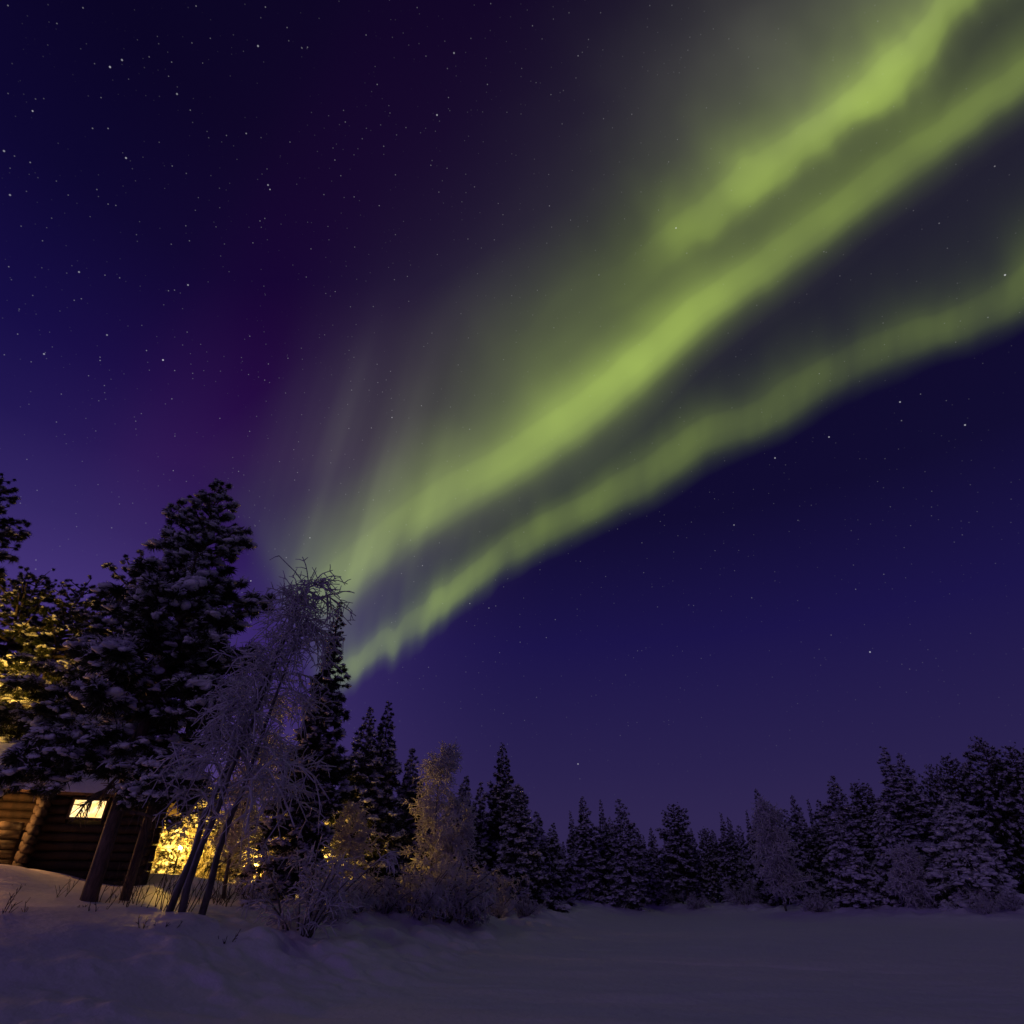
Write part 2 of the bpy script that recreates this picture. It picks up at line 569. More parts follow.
def make_bark(name, c0, c1, sc, snow=0.0):
    m, s, b = mat(name)
    tc = s.new('ShaderNodeTexCoord').outputs['Object']
    mp = s.new('ShaderNodeMapping')
    mp.inputs['Scale'].default_value = (sc, sc, sc * .22)
    s.l.new(tc, mp.inputs['Vector'])
    n = s.noise(mp.outputs[0], 1.0, 5, .65, .4)
    col = s.mix(s.ss(n, .3, .7), c0 + (1,), c1 + (1,))
    if snow:
        g = s.new('ShaderNodeNewGeometry')
        up = s.dot(g.outputs['Normal'], (-.35, -.25, 1.0))
        k = s.ss(s.m('MULTIPLY_ADD', s.noise(tc, 3.5, 3), .9, up), .62, .95, 0, snow)
        col = s.mix(k, col, (.70, .69, .76, 1))
    s.put(b.inputs['Base Color'], col)
    b.inputs['Roughness'].default_value = .85
    bump(s, b, n, .8, .04)
    return m


M['pine_bark'] = make_bark('pine_bark', (.05, .036, .028), (.16, .11, .08), 14)
M['snowy_bark'] = make_bark('snowy_bark', (.05, .038, .03), (.15, .12, .10), 12, 1.0)
M['birch_bark'] = make_bark('birch_bark', (.04, .034, .032), (.14, .125, .12), 9, .35)
M['twig'] = make_bark('twig_bark', (.03, .022, .02), (.07, .05, .045), 20)
M['log'] = make_bark('log_wood', (.016, .010, .006), (.046, .027, .015), 6)
M['plank'] = make_bark('plank_wood', (.05, .03, .018), (.12, .07, .04), 9)
M['iron'] = make_bark('lamp_iron', (.02, .02, .02), (.05, .045, .04), 30)


def make_glow(name, col, strength):
    m, s, b = mat(name)
    b.inputs['Base Color'].default_value = (.6, .55, .45, 1)
    b.inputs['Emission Color'].default_value = col
    b.inputs['Emission Strength'].default_value = strength
    return m


M['lamp'] = make_glow('lamp_glass', (1, .57, .075, 1), 2200)
M['porch'] = make_glow('porch_glass', (1, .45, .12, 1), 560)


def make_window():
    m, s, b = mat('lit_window')
    oc = s.new('ShaderNodeTexCoord').outputs['Object']
    n = s.noise(oc, 6.0, 4, .6)
    c = s.mix(s.ss(n, .35, .7), (1.0, .58, .17, 1), (1.0, .80, .42, 1))
    b.inputs['Base Color'].default_value = (.3, .25, .2, 1)
    s.put(b.inputs['Emission Color'], c)
    b.inputs['Emission Strength'].default_value = 1.7
    return m


M['window'] = make_window()

# ------------------------------------------------------------------ ground: one snow sheet, lake and bank
def build_ground():
    ang = np.concatenate([np.linspace(-180, -62, 40)[:-1], np.linspace(-62, 62, 760), np.linspace(62, 180, 40)[1:]])
    rad = np.concatenate([[.4], np.geomspace(2.5, 9, 12)[:-1], np.geomspace(9, 110, 420)[:-1], np.geomspace(110, 3000, 40)])
    A, Rr = np.meshgrid(np.radians(ang), rad)
    X, Y = np.sin(A) * Rr, np.cos(A) * Rr
    Z = ground(X.ravel(), Y.ravel()).reshape(X.shape)
    V = np.stack([X, Y, Z], -1).reshape(-1, 3)
    nr, na = X.shape
    i = np.arange(nr * na).reshape(nr, na)
    q = np.stack([i[:-1, :-1], i[:-1, 1:], i[1:, 1:], i[1:, :-1]], -1).reshape(-1, 4)[:, ::-1]
    o = mesh_obj('snow_ground', V, [q], M['snow'])
    tag(o, 'snow covered frozen lake rising to a snowy wooded bank', kind='structure')


build_ground()

# ------------------------------------------------------------------ conifers
def grow(rng, P, cnt, L, spread, up, droop, smin=.15, K=4, taper=.5):
    N, K0, _ = P.shape
    idx = np.repeat(np.arange(N), cnt)
    m = len(idx)
    s = rng.uniform(smin, 1.0, m)
    f = s * (K0 - 1)
    i = np.minimum(f.astype(int), K0 - 2)
    w = (f - i)[:, None]
    b = P[idx, i] * (1 - w) + P[idx, i + 1] * w
    T = norm(P[idx, i + 1] - P[idx, i])
    pr = rng.normal(size=(m, 3))
    pr = norm(pr - (pr * T).sum(1, keepdims=True) * T)
    D = norm(T * (1 - spread) + pr * spread + np.array([0, 0, up]))
    ln = L * (1 - taper * s) * rng.uniform(.55, 1.25, m)
    x = np.linspace(0, 1, K)
    Q = b[:, None, :] + D[:, None, :] * (ln[:, None] * x)[:, :, None]
    Q[:, :, 2] -= droop * ln[:, None] * x ** 2
    Q += np.cumsum(rng.normal(0, .045, (m, K, 3)), 1) * ln[:, None, None] * x[None, :, None]
    return Q


def norm(a):
    return a / (np.linalg.norm(a, axis=-1, keepdims=True) + 1e-9)


def conifer(seed, h, prof, base=.12, nb=110, crad=.3, blades=90, droop=(-.35, .5), snow=.75, lev=1, rootr=None,
            needle='spruce', smat='tree_snow', bark='snowy_bark', wlen=1.0, boughs=True, extra=(), asym=.25, bw=.13, left=0.0, fill=1.0, snowsize=1.0, frostn=26):
    rng = np.random.default_rng(seed)
    rootr = rootr or h * .0125
    tr, cr, sn = MB(), MB(), MB()
    zz = np.linspace(-.4, h * .985, 14)
    wob = np.cumsum(rng.normal(0, .006 * h / 14, (14, 2)), 0)
    wob -= wob[0]
    axis = np.stack([wob[:, 0], wob[:, 1], zz], -1)
    tr.tubes(axis[None], (rootr * (1 - np.clip(zz, 0, h) / h) ** .75 + .012)[None], 9)
    ph = rng.uniform(0, 6.28, 3)
    bp, br, Cs, Cr, Cd = [], [], [], [], []
    for i in range(nb):
        u = base + (1 - base) * ((i + rng.uniform(0, 1)) / nb) ** .92
        u = min(u, .995)
        az = i * 2.39996 + rng.uniform(-.5, .5)
        Rb = prof(u) * rng.uniform(.68, 1.12) * (1 + asym * math.sin(az + ph[0] + u * 5) + asym * .6 * math.sin(2 * az + ph[1] - u * 7))
        if left:
            Rb *= 1 + left * max(0, -math.cos(az)) * (1 - u)
        Rb = max(Rb, crad * .3)
        dirh = np.array([math.cos(az), math.sin(az), 0])
        x0 = np.array([np.interp(u * h, zz, axis[:, 0]), np.interp(u * h, zz, axis[:, 1]), u * h])
        slope = droop[0] + (droop[1] - droop[0]) * u + rng.uniform(-.12, .12)
        s = np.linspace(0, 1, 6)
        curve = x0 + dirh * Rb * s[:, None] + np.array([0, 0, 1.]) * (Rb * (slope * s + (.18 if slope > 0 else .30) * (s ** 2 - s)))[:, None]
        bp.append(curve)
        br.append(.5 * rootr * (Rb / (prof(base + .1) + .5)) * (1 - .8 * s) + .008)
        nc = max(1, int(round(fill * 1.9 * Rb / crad)))
        sv = np.clip(1 - rng.uniform(0, .85, nc) ** 1.25 * .9, .05, 1)
        sv[0] = 1.0
        pos = np.stack([np.interp(sv, s, curve[:, k]) for k in range(3)], -1)
        side = np.array([-dirh[1], dirh[0], 0])
        lat = rng.uniform(-1, 1, nc) * .42 * Rb * sv * (1.15 - sv * .75)
        pos += side * lat[:, None] + np.array([0, 0, 1.]) * (rng.normal(0, .18, nc) * crad - np.abs(lat) * .25)[:, None]
        Cs.append(pos)
        Cr.append(crad * rng.uniform(.6, 1.2, nc) * (1 - .68 * max(0, u - .5) / .5))
        Cd.append(np.tile(dirh * 1.0 + np.array([0, 0, slope * .6]), (nc, 1)) + side * np.sign(lat)[:, None] * .7)
    if boughs:
        tr.tubes(np.array(bp), np.array(br), 5)
    for (pl, dens, cr_) in extra:
        pl = np.asarray(pl, float)
        L_ = np.concatenate([[0], np.cumsum(np.linalg.norm(np.diff(pl, axis=0), axis=1))])
        q = np.linspace(0, L_[-1], 12)
        P_ = np.stack([np.interp(q, L_, pl[:, k]) for k in range(3)], -1)
        tr.tubes(P_[None], np.linspace(.07, .015, 12)[None], 6)
        nc = int(L_[-1] * dens)
        if nc:
            w_ = rng.uniform(.22, 1, nc)
            pos = np.stack([np.interp(w_ * L_[-1], L_, pl[:, k]) for k in range(3)], -1)
            off = rng.normal(0, .32, (nc, 3)) * np.array([1, 1.2, .55])
            off[:, 2] -= rng.uniform(0, .55, nc)
            Cs.append(pos + off)
            Cr.append(cr_ * rng.uniform(.6, 1.15, nc))
            Cd.append(np.tile(norm(pl[-1] - pl[0]), (nc, 1)) + rng.normal(0, .4, (nc, 3)))
        else:
            l2 = grow(rng, P_[None], 26, L_[-1] * .35, .6, 0, .3, .1, 4)
            tr.tubes(l2, np.linspace(.016, .008, 4)[None].repeat(len(l2), 0), 4)
    Cs, Cr, Cd = np.concatenate(Cs), np.concatenate(Cr), norm(np.concatenate(Cd))
    # tip of the crown
    tip = np.array([[axis[-1, 0], axis[-1, 1], h * (1 - .012 * k)] for k in range(4)])
    Cs = np.concatenate([Cs, tip])
    Cr = np.concatenate([Cr, np.full(4, crad * .24)])
    Cd = np.concatenate([Cd, np.tile([[0, 0, 1.]], (4, 1))])
    n = len(Cs)
    # needle sprays
    idx = np.repeat(np.arange(n), blades)
    m = len(idx)
    dr = norm(rng.normal(size=(m, 3)) * np.array([1, 1, .75]) + Cd[idx] * .85 + np.array([0, 0, -.12]))
    O = Cs[idx] + norm(rng.normal(size=(m, 3))) * (Cr[idx] * rng.uniform(0, .45, m))[:, None]
    L = Cr[idx] * rng.uniform(.45, 1.05, m) * wlen
    cr.blades(O, dr, L, Cr[idx] * bw * rng.uniform(.7, 1.3, m), rng)
    # snow lying on the sprays
    keep = np.where(rng.uniform(size=n) < snow)[0]
    idx = np.repeat(keep, frostn)
    m = len(idx)
    dr = norm(rng.normal(size=(m, 3)) * np.array([1, 1, .6]) + Cd[idx] * .8 + np.array([0, 0, .25]))
    O = Cs[idx] + norm(rng.normal(size=(m, 3))) * (Cr[idx] * rng.uniform(.1, .6, m))[:, None] + np.array([0, 0, 1.]) * (Cr[idx] * rng.uniform(.05, .4, m))[:, None]
    sn.blades(O, dr, Cr[idx] * rng.uniform(.3, .75, m) * wlen, Cr[idx] * bw * rng.uniform(.9, 1.9, m), rng)
    idx = np.repeat(keep, 4)
    m = len(idx)
    off = norm(rng.normal(size=(m, 3)) * np.array([1, 1, .3]) + Cd[idx] * .7) * (Cr[idx] * rng.uniform(.1, .85, m))[:, None]
    off[:, 2] = off[:, 2] * .35 + Cr[idx] * rng.uniform(.12, .42, m) - np.hypot(off[:, 0], off[:, 1]) * .22
    sc = Cr[idx] * rng.uniform(.12, .42, m) * snowsize
    S = np.stack([sc * rng.uniform(1.0, 1.9, m), sc * rng.uniform(.7, 1.1, m), sc * rng.uniform(.38, .7, m)], -1)
    sn.blobs(Cs[idx] + off, S, rng, lev, .42, np.arctan2(Cd[idx, 1], Cd[idx, 0]) + rng.normal(0, .5, m))
    return {'trunk': tr.data('trunk', M[bark]), 'crown': cr.data('crown', M[needle], False), 'snow_load': sn.data('snow_load', M[smat])}


def plant(name, parts, loc, label, cat, group=None, rz=0.0, sc=(1, 1, 1)):
    r = empty(name, loc, rz)
    r.scale = sc
    tag(r, label, cat, group)
    for k, me in parts.items():
        o = link(k, me, r)
        if k == 'snow_load':
            o['kind'] = 'stuff'
    return r


def stand(px, py, y):
    """foot of a tree whose top shows at (px,py) and stands at depth y; and its height"""
    p = pix(px, py, y)
    z = gz(p[0], p[1])
    return (p[0], p[1], z), p[2] - z


def P_spruce(r, sharp=.85):
    return lambda u: r * (max(0, 1 - u) ** sharp) * (.85 + .15 * math.sin(u * 22)) * min(1, .55 + u * 4)


def P_pine(pts):
    xs, ys = zip(*pts)
    return lambda u: float(np.interp(u, xs, ys))


# ---- the great pine in front of the cabin
loc, h = stand(221, 484, 18.5)
base0 = np.array(loc)
low = []
for (pts, dens, cr_) in [
    ([(141, 752, 18.5), (128, 735, 18.3), (100, 728, 18.0), (66, 735, 17.8), (38, 752, 17.7), (12, 774, 17.8)], 24, .34),
    ([(141, 765, 18.5), (110, 748, 17.9), (76, 752, 17.4), (50, 768, 17.2)], 22, .3),
    ([(143, 760, 18.4), (158, 752, 17.8), (176, 766, 17.4), (190, 788, 17.3)], 24, .3),
    ([(140, 765, 18.5), (150, 764, 17.6), (150, 776, 17.2), (140, 790, 17.1)], 24, .28),
    ([(136, 785, 18.5), (112, 786, 18.2), (88, 800, 18.1), (72, 822, 18.2)], 0, 0),
    ([(138, 775, 18.5), (116, 778, 18.0), (98, 798, 17.9), (80, 806, 17.9)], 0, 0),
    ([(132, 812, 18.5), (148, 815, 18.2), (166, 826, 18.0)], 0, 0),
]:
    low.append(([pix(*p) - base0 for p in pts], dens, cr_))
parts = conifer(11, h, P_pine([(.2, 2.2), (.33, 2.7), (.45, 2.5), (.55, 2.35), (.62, 2.2), (.66, 1.45), (.74, 1.5), (.84, 1.05), (.91, .62), (.96, .4), (1, .15)]), base=.36, nb=125, crad=.38, blades=150,
                droop=(-.45, .7), snow=.85, lev=2, rootr=.2, needle='pine', bark='pine_bark', asym=.14, bw=.085, left=.12, fill=1.05, extra=low, frostn=44, snowsize=1.08)
plant('pine_tree', parts, loc, 'tallest dark snow-laden pine with a thick bare trunk in front of the log cabin', 'pine tree')

# second thin pine next to it
loc = (pix(124, 901, 19.6)[0], 19.6, 0)
loc = (loc[0], loc[1], gz(loc[0], loc[1]))
parts = conifer(12, 8.2, P_pine([(.3, .9), (.5, 1.5), (.75, 1.2), (1, .3)]), base=.42, nb=60, crad=.34, blades=110, droop=(-.5, .4), snow=.7, rootr=.13, needle='pine', bark='pine_bark', bw=.09)
plant('pine_tree', parts, loc, 'slim pine with a thin trunk close behind the thick pine trunk by the cabin', 'pine tree')

# pines behind and beside the cabin, at the left edge
for (sd, px, py, y, prof, base, nb, lab, sn_) in [
    (21, 2, 478, 23, [(.5, 1.9), (.7, 1.7), (.85, 1.2), (1, .3)], .44, 100, 'tall dark pine cut by the left edge, reaching highest above the cabin', .45),
    (22, 40, 577, 29.5, [(.2, 2.2), (.5, 2.6), (.75, 2.2), (.9, 1.5), (1, .7)], .2, 130, 'round topped pine lit golden from below behind the cabin roof', .5),
    (23, 82, 588, 30, [(.2, 1.6), (.5, 2.0), (.75, 1.9), (.9, 1.5), (1, .7)], .2, 110, 'dark dome topped pine between the golden lit pine and the tallest pine', .55),
    (24, 146, 566, 27, [(.2, 2.0), (.5, 2.8), (.7, 2.6), (.86, 1.9), (1, .7)], .25, 140, 'broad snow capped pine rising behind the cabin against the tallest pine', .8),
]:
    loc, h = stand(px, py, y)
    parts = conifer(sd, h, P_pine(prof), base=base, nb=nb, crad=.42, blades=190, droop=(-.35, .45), snow=sn_, needle='pine', bark='pine_bark', bw=.06)
    plant('pine_tree', parts, loc, lab, 'pine tree', 'pines around the cabin')

# ---- dark spruces left of the middle
for (sd, px, py, y, r, nb, sn_, lab) in [
    (31, 340, 603, 24, 1.3, 190, .5, 'tall narrow dark spruce just right of the leaning frosted birch'),
    (32, 371, 709, 34, 1.9, 130, .55, 'left spruce of the close pair standing right of the tall narrow spruce'),
    (33, 389, 703, 35, 1.7, 130, .55, 'right spruce of the close pair, slightly the taller'),
    (34, 412, 749, 38, 1.5, 110, .7, 'slender spruce lit warm brown on its left side beside the spruce pair'),
    (35, 466, 777, 45, 1.6, 100, .6, 'slim dark spruce just right of the brown lit frosted birch'),
    (36, 481, 783, 49, 1.3, 90, .5, 'thin spruce between the slim dark spruce and the tall spire spruce'),
    (37, 503, 744, 50, 2.2, 130, .45, 'tall spire spruce standing highest in the middle of the tree line'),
    (38, 520, 787, 43, 2.0, 130, .8, 'stout snow patched spruce in front of the tall spire spruce'),
    (39, 537, 813, 47, 1.5, 90, .7, 'shorter spruce tucked behind the right side of the stout spruce'),
    (40, 553, 825, 53, 1.4, 80, .6, 'small pointed spruce standing alone in the gap of the tree line'),
]:
    loc, h = stand(px, py, y)
    parts = conifer(sd, h, P_spruce(r * 1.3), base=.07, nb=int(nb * 1.25), crad=.26 if y < 30 else .34, blades=80 if y < 30 else 60, droop=(-.6, .5), snow=sn_, bw=.11 if y < 30 else .14)
    plant('spruce_tree', parts, loc, lab, 'spruce tree', 'spruces on the near bank')

# ---- far shore: five shared spruce shapes and three pine shapes, scaled
VAR = []
for k, (r, shp, sn_) in enumerate([(2.3, .8, .85), (2.8, .75, .9), (1.9, .9, .7), (2.5, .8, .95)]):
    VAR.append(conifer(60 + k, 10.0, P_spruce(r, shp), base=.05, nb=120, crad=.38, blades=55, droop=(-.55, .45), snow=sn_, smat='far_snow', bw=.15, boughs=True))
PV = []
for k, prof in enumerate([[(.2, 1.3), (.5, 1.9), (.75, 1.7), (.9, 1.2), (1, .5)], [(.2, 1.8), (.5, 2.4), (.7, 2.0), (.88, 1.3), (1, .35)]]):
    PV.append(conifer(70 + k, 10.0, P_pine(prof), base=.16, nb=110, crad=.42, blades=60, droop=(-.35, .4), snow=.75, needle='pine', bark='pine_bark', smat='far_snow', bw=.14))
rs = random.Random(4)
FAR = [
    # px, py, depth, kind, width factor, label
    (573, 812, 66, 's2', 1.0, 'small spruce at the left end of the far shore clump'),
    (584, 797, 63, 's0', 1.15, 'leftmost tall spruce of the three peaked far shore clump'),
    (601, 801, 66, 's2', 1.0, 'middle spire of the three peaked far shore clump'),
    (620, 800, 62, 's1', 1.1, 'right peak of the three peaked far shore clump, snow patched'),
    (636, 829, 70, 's3', 1.0, 'low spruce right beside the three peaked clump'),
    (650, 828, 71, 's0', 1.0, 'low dark spruce before the round headed far pine'),
    (676, 805, 70, 'p0', 1.0, 'round headed pine standing alone above the low far trees'),
    (663, 830, 74, 's1', .9, 'low spruce touching the left side of the round headed far pine'),
    (692, 829, 74, 's3', .9, 'low spruce touching the right side of the round headed far pine'),
    (703, 829, 72, 'p0', .8, 'low blunt pine in the dip of the far tree line'),
    (720, 814, 69, 's2', 1.0, 'left spruce of the thin pair beyond the dip'),
    (730, 817, 70, 's0', .8, 'right spruce of the thin pair beyond the dip'),
    (745, 811, 67, 's2', .8, 'very narrow dark spire beside the pale frosted far birch'),
    (757, 789, 64, 's0', .9, 'pointed spruce rising out of the pale frosted far birch'),
    (776, 818, 66, 's3', .9, 'low snowy spruce right of the pale frosted far birch'),
    (791, 796, 62, 's0', .95, 'slender spruce midway between frosted birch and big conical spruce'),
    (808, 801, 62, 's2', .9, 'thin spruce touching the big conical spruce on its left'),
    (831, 777, 57, 's1', 1.15, 'big conical spruce with a clean pointed top on the right shore'),
    (856, 784, 59, 'p0', .85, 'blunt pine between the two big right shore spruces'),
    (884, 749, 54, 's3', 1.2, 'highest broad snow patched spruce of the right shore front row'),
    (898, 754, 56, 's0', 1.0, 'second tip joined to the broad highest right shore spruce'),
    (928, 766, 60, 'p1', 0.58, 'dark pine behind the left shoulder of the drooping frosted tree'),
    (949, 757, 60, 'p0', 0.72, 'dark pine directly behind the drooping frosted tree top'),
    (975, 738, 56, 'p1', 0.79, 'tallest dark pine of the right edge group'),
    (1006, 748, 55, 'p0', 0.79, 'dark pine right of the tallest right edge pine'),
    (1026, 750, 53, 'p1', 0.72, 'dark pine cut by the right edge of the view'),
]
for (px, py, y, kd, wf, lab) in FAR:
    loc, h = stand(px, py, y)
    src = VAR[int(kd[1])] if kd[0] == 's' else PV[int(kd[1])]
    s_ = h / 10.0
    plant('spruce_tree' if kd[0] == 's' else 'pine_tree', src, loc, lab, 'spruce tree' if kd[0] == 's' else 'pine tree', 'trees along the far shore',
          rs.uniform(0, 6.28), (s_ * wf, s_ * wf, s_)).rotation_euler.rotate_axis('X', rs.uniform(-.05, .05))
# second row, only seen in the gaps
for (px, py, y) in [(430, 800, 55), (455, 812, 60), (492, 812, 62), (563, 842, 75), (610, 818, 76), (643, 836, 82), (670, 834, 84), (684, 832, 82), (712, 830, 82), (738, 826, 80), (766, 812, 74),
                    (784, 810, 72), (800, 812, 70), (818, 800, 70), (845, 796, 68), (868, 785, 66), (912, 776, 70), (938, 778, 72), (962, 764, 70), (990, 762, 68), (1016, 765, 66)]:
    loc, h = stand(px, py, y)
    s_ = h / 10.0
    plant('spruce_tree', VAR[rs.randrange(4)], loc, 'dark snowy spruce half hidden behind the front row of shore trees', 'spruce tree', 'spruces of the second row',
          rs.uniform(0, 6.28), (s_ * 1.15, s_ * 1.15, s_))

# ------------------------------------------------------------------ frosted birches and shrubs
def birch(seed, h, lean=(0, 0), stems=((0, 0),), limbs=34, limb_len=2.2, n2=9, n3=7, r0=.09, rt=.011, frost='frost', droop=.45, base=.25, up=.35, tl=.36, ltap=.62):
    rng = np.random.default_rng(seed)
    tr, cr = MB(), MB()
    K = 12
    for (ox, oy) in stems:
        x = np.linspace(0, 1, K)
        hh = h * rng.uniform(.9, 1.0) if (ox or oy) else h
        ax = np.stack([ox * (1 - .4 * x) + lean[0] * x ** 1.3, oy * (1 - .4 * x) + lean[1] * x ** 1.3, -.3 + (hh + .3) * x], -1)
        ax[1:-1, :2] += np.cumsum(rng.normal(0, .008 * h, (K - 2, 2)), 0) * np.linspace(1, .2, K - 2)[:, None]
        tr.tubes(ax[None], (r0 * (1 - .88 * x))[None], 8)
        l1 = grow(rng, ax[None], limbs, limb_len, .62, up, droop, base, 6, ltap)
        cr.tubes(l1, np.linspace(r0 * .34, rt * 1.3, 6)[None].repeat(len(l1), 0), 5)
        l2 = grow(rng, l1, n2, limb_len * .34, .62, .12, droop * .55, .12, 5, .4)
        cr.tubes(l2, np.linspace(rt * 1.5, rt, 5)[None].repeat(len(l2), 0), 3)
        l3 = grow(rng, l2, n3, limb_len * .34 * tl, .62, .05, droop * .3, .1, 3, .3)
        cr.tubes(l3, np.linspace(rt * 1.15, rt * .7, 3)[None].repeat(len(l3), 0), 3)
    return {'trunk': tr.data('trunk', M['birch_bark']), 'crown': cr.data('crown', M[frost])}


# the leaning frosted birch
foot = pix(184, 905, 16.8)
fz = gz(foot[0], foot[1])
top = pix(312, 566, 16.2)
parts = birch(5, top[2] - fz, lean=(top[0] - foot[0] + .1, -.5), stems=((0, 0), (-.42, .15), (.3, .35)), limbs=24, limb_len=3.5, n2=8, n3=4, r0=.095, rt=.0145, base=.3, droop=.75, ltap=.8)
plant('birch_tree', parts, (foot[0], foot[1], fz), 'large frosted birch on slender leaning stems in front of the tall narrow spruce', 'birch tree')

for (sd, px, py, y, lean, kw, lab) in [
    (6, 437, 755, 30, (.2, 0), dict(limbs=60, limb_len=2.3, n2=9, n3=6, r0=.09, rt=.016, base=.12), 'feathery frosted birch lit brown, right of the slender warm lit spruce'),
    (7, 452, 800, 31, (.4, 0), dict(limbs=46, limb_len=1.9, n2=8, n3=6, r0=.06, rt=.016, base=.1), 'shorter frosted birch leaning on the right of the brown lit birch'),
    (8, 268, 700, 24.5, (.4, 0), dict(limbs=50, limb_len=2.2, n2=8, n3=6, r0=.08, rt=.013, base=.15), 'frosted birch half hidden behind the large leaning frosted birch'),
    (10, 765, 806, 58, (.1, 0), dict(limbs=60, limb_len=3.2, n2=10, n3=7, r0=.10, rt=.03, base=.06), 'pale frosted birch on the far shore in front of a pointed spruce'),
    (13, 352, 812, 26, (.1, 0), dict(limbs=40, limb_len=1.6, n2=8, n3=6, r0=.05, rt=.014, base=.06), 'low frosted sapling in front of the spruce pair'),
]:
    loc, h = stand(px, py, y)
    plant('birch_tree', birch(sd, h, lean, **kw), loc, lab, 'birch tree', 'frosted birches')

# the drooping heavy frosted tree at the right
loc, h = stand(945, 793, 48)
parts = conifer(83, h, P_pine([(.0, 3.4), (.2, 3.2), (.45, 2.5), (.7, 1.7), (.9, .9), (1, .4)]), base=.03, nb=120, crad=.5, blades=60, droop=(-1.1, -.2), snow=1.0, smat='tree_snow', bw=.12, snowsize=1.15, frostn=70)
plant('spruce_tree', parts, loc, 'drooping tree buried in snow, widest on the right shore front', 'spruce tree')
loc, h = stand(905, 855, 50)
plant('birch_tree', birch(84, h, (0, 0), limbs=60, limb_len=2.6, n2=9, n3=7, r0=.06, rt=.03, base=.03), loc, 'rounded frosted sapling left of the drooping snow buried tree', 'birch tree', 'frosted birches')
loc, h = stand(838, 822, 54)
parts = conifer(85, h, P_pine([(.0, 1.9), (.3, 1.8), (.6, 1.4), (.9, .8), (1, .3)]), base=.03, nb=90, crad=.45, blades=55, droop=(-1.0, -.1), snow=1.0, smat='far_snow', bw=.12, snowsize=1.1)
plant('spruce_tree', parts, loc, 'snow buried young spruce at the foot of the big conical spruce', 'spruce tree')
plant('spruce_tree', parts, *[(lambda q: q[0])(stand(878, 812, 52))], 'snow buried young spruce at the foot of the highest broad spruce', 'spruce tree', None, 2.0, (.9, .9, 1.1))


def shrub(seed, h, n=16, n2=7, n3=5, rt=.009, spread=.5, frost='frost', droop=.3):
    rng = np.random.default_rng(seed)
    a = rng.uniform(0, 6.28, n)
    tilt = rng.uniform(.05, spread, n)
    K = 6
    x = np.linspace(0, 1, K)
    D = norm(np.stack([np.cos(a) * tilt, np.sin(a) * tilt, np.ones(n)], -1))
    L = h * rng.uniform(.5, 1.05, n)
    B = np.stack([np.cos(a) * .12 * h * rng.uniform(0, 1, n), np.sin(a) * .12 * h * rng.uniform(0, 1, n), np.full(n, -.12)], -1)
    P = B[:, None] + D[:, None] * (L[:, None] * x)[:, :, None]
    P[:, :, :2] += (D[:, None, :2] * (L[:, None] * x ** 2 * .5)[:, :, None])
    P[:, :, 2] -= droop * L[:, None] * x ** 2 * .5
    st, tw = MB(), MB()
    st.tubes(P, np.linspace(rt * 1.8, rt, K)[None].repeat(n, 0), 4)
    l2 = grow(rng, P, n2, h * .34, .6, .15, droop, .2, 4)
    tw.tubes(l2, np.linspace(rt * 1.3, rt * .9, 4)[None].repeat(len(l2), 0), 3)
    l3 = grow(rng, l2, n3, h * .14, .6, 0, droop, .1, 3)
    tw.tubes(l3, np.linspace(rt * 1.2, rt * .7, 3)[None].repeat(len(l3), 0), 3)
    return {'stems': st.data('stems', M['birch_bark']), 'twigs': tw.data('twigs', M[frost])}


SH = [shrub(100 + k, 1.0, n=16 + 4 * k, n2=9, n3=6, rt=.0058 + .0006 * k, spread=.55 + .12 * k) for k in range(4)]


def foot_at(px, py, y0=8, y1=95):
    """where the ground is first met by the sight line"""
    for y in np.linspace(y0, y1, 1400):
        p = pix(px, py, y)
        if p[2] <= gz(p[0], p[1]):
            return p
    return pix(px, py, y1)


SHRUBS = [
    (300, 932, 2.9, 0, 'large bare frosted shrub nearest the lake below the narrow spruce'),
    (330, 920, 1.6, 1, 'frosted shrub right behind the large shrub nearest the lake'),
    (355, 912, 1.7, 2, 'frosted shrub in front of the spruce pair trunks'),
    (385, 913, 1.4, 3, 'low frosted shrub between spruce pair and brown lit birch'),
    (412, 915, 2.7, 1, 'bushy frosted shrub below the slender warm lit spruce'),
    (440, 918, 3.1, 2, 'tall frosted shrub at the foot of the brown lit birch'),
    (466, 920, 2.9, 3, 'wide frosted shrub at the waterline right of the brown lit birch'),
    (490, 914, 2.8, 0, 'frosted shrub below the thin spruce in the middle'),
    (500, 918, 1.2, 2, 'snowy low bush before the tall spire spruce'),
    (525, 915, 1.3, 3, 'small pale bush alone on the ice edge below the stout spruce'),
    (553, 909, .7, 1, 'tiny dark bush on the snow right of the pale bush'),
    (630, 908, 2.2, 2, 'frosted bush at the foot of the three peaked clump'),
    (698, 908, 1.9, 3, 'low snowy bush on the far shore under the dip'),
    (665, 904, 2.2, 0, 'frosted bush under the round headed far pine'),
    (745, 903, 3.0, 1, 'frosted bush under the very narrow dark spire'),
    (818, 912, 2.2, 3, 'rounded snowy bush jutting onto the ice on the right'),
    (988, 913, 1.8, 1, 'snow heavy bush at the right foot of the drooping tree'),
    (1012, 909, 1.6, 2, 'low bush at the right edge of the shore'),
    (252, 906, 1.0, 1, 'small frosted shrub right of the leaning birch foot'),
    (275, 900, 1.9, 2, 'frosted shrub behind the snow bank right of the golden glow'),
]
for (px, py, h, k, lab) in SHRUBS:
    p = foot_at(px, py)
    fat = 1.0
    plant('frosted_shrub', SH[k], (p[0], p[1], gz(p[0], p[1])), lab, 'shrub', 'frosted shrubs along the shore', rs.uniform(0, 6.28), (h * .95, h * .95, h * .85))


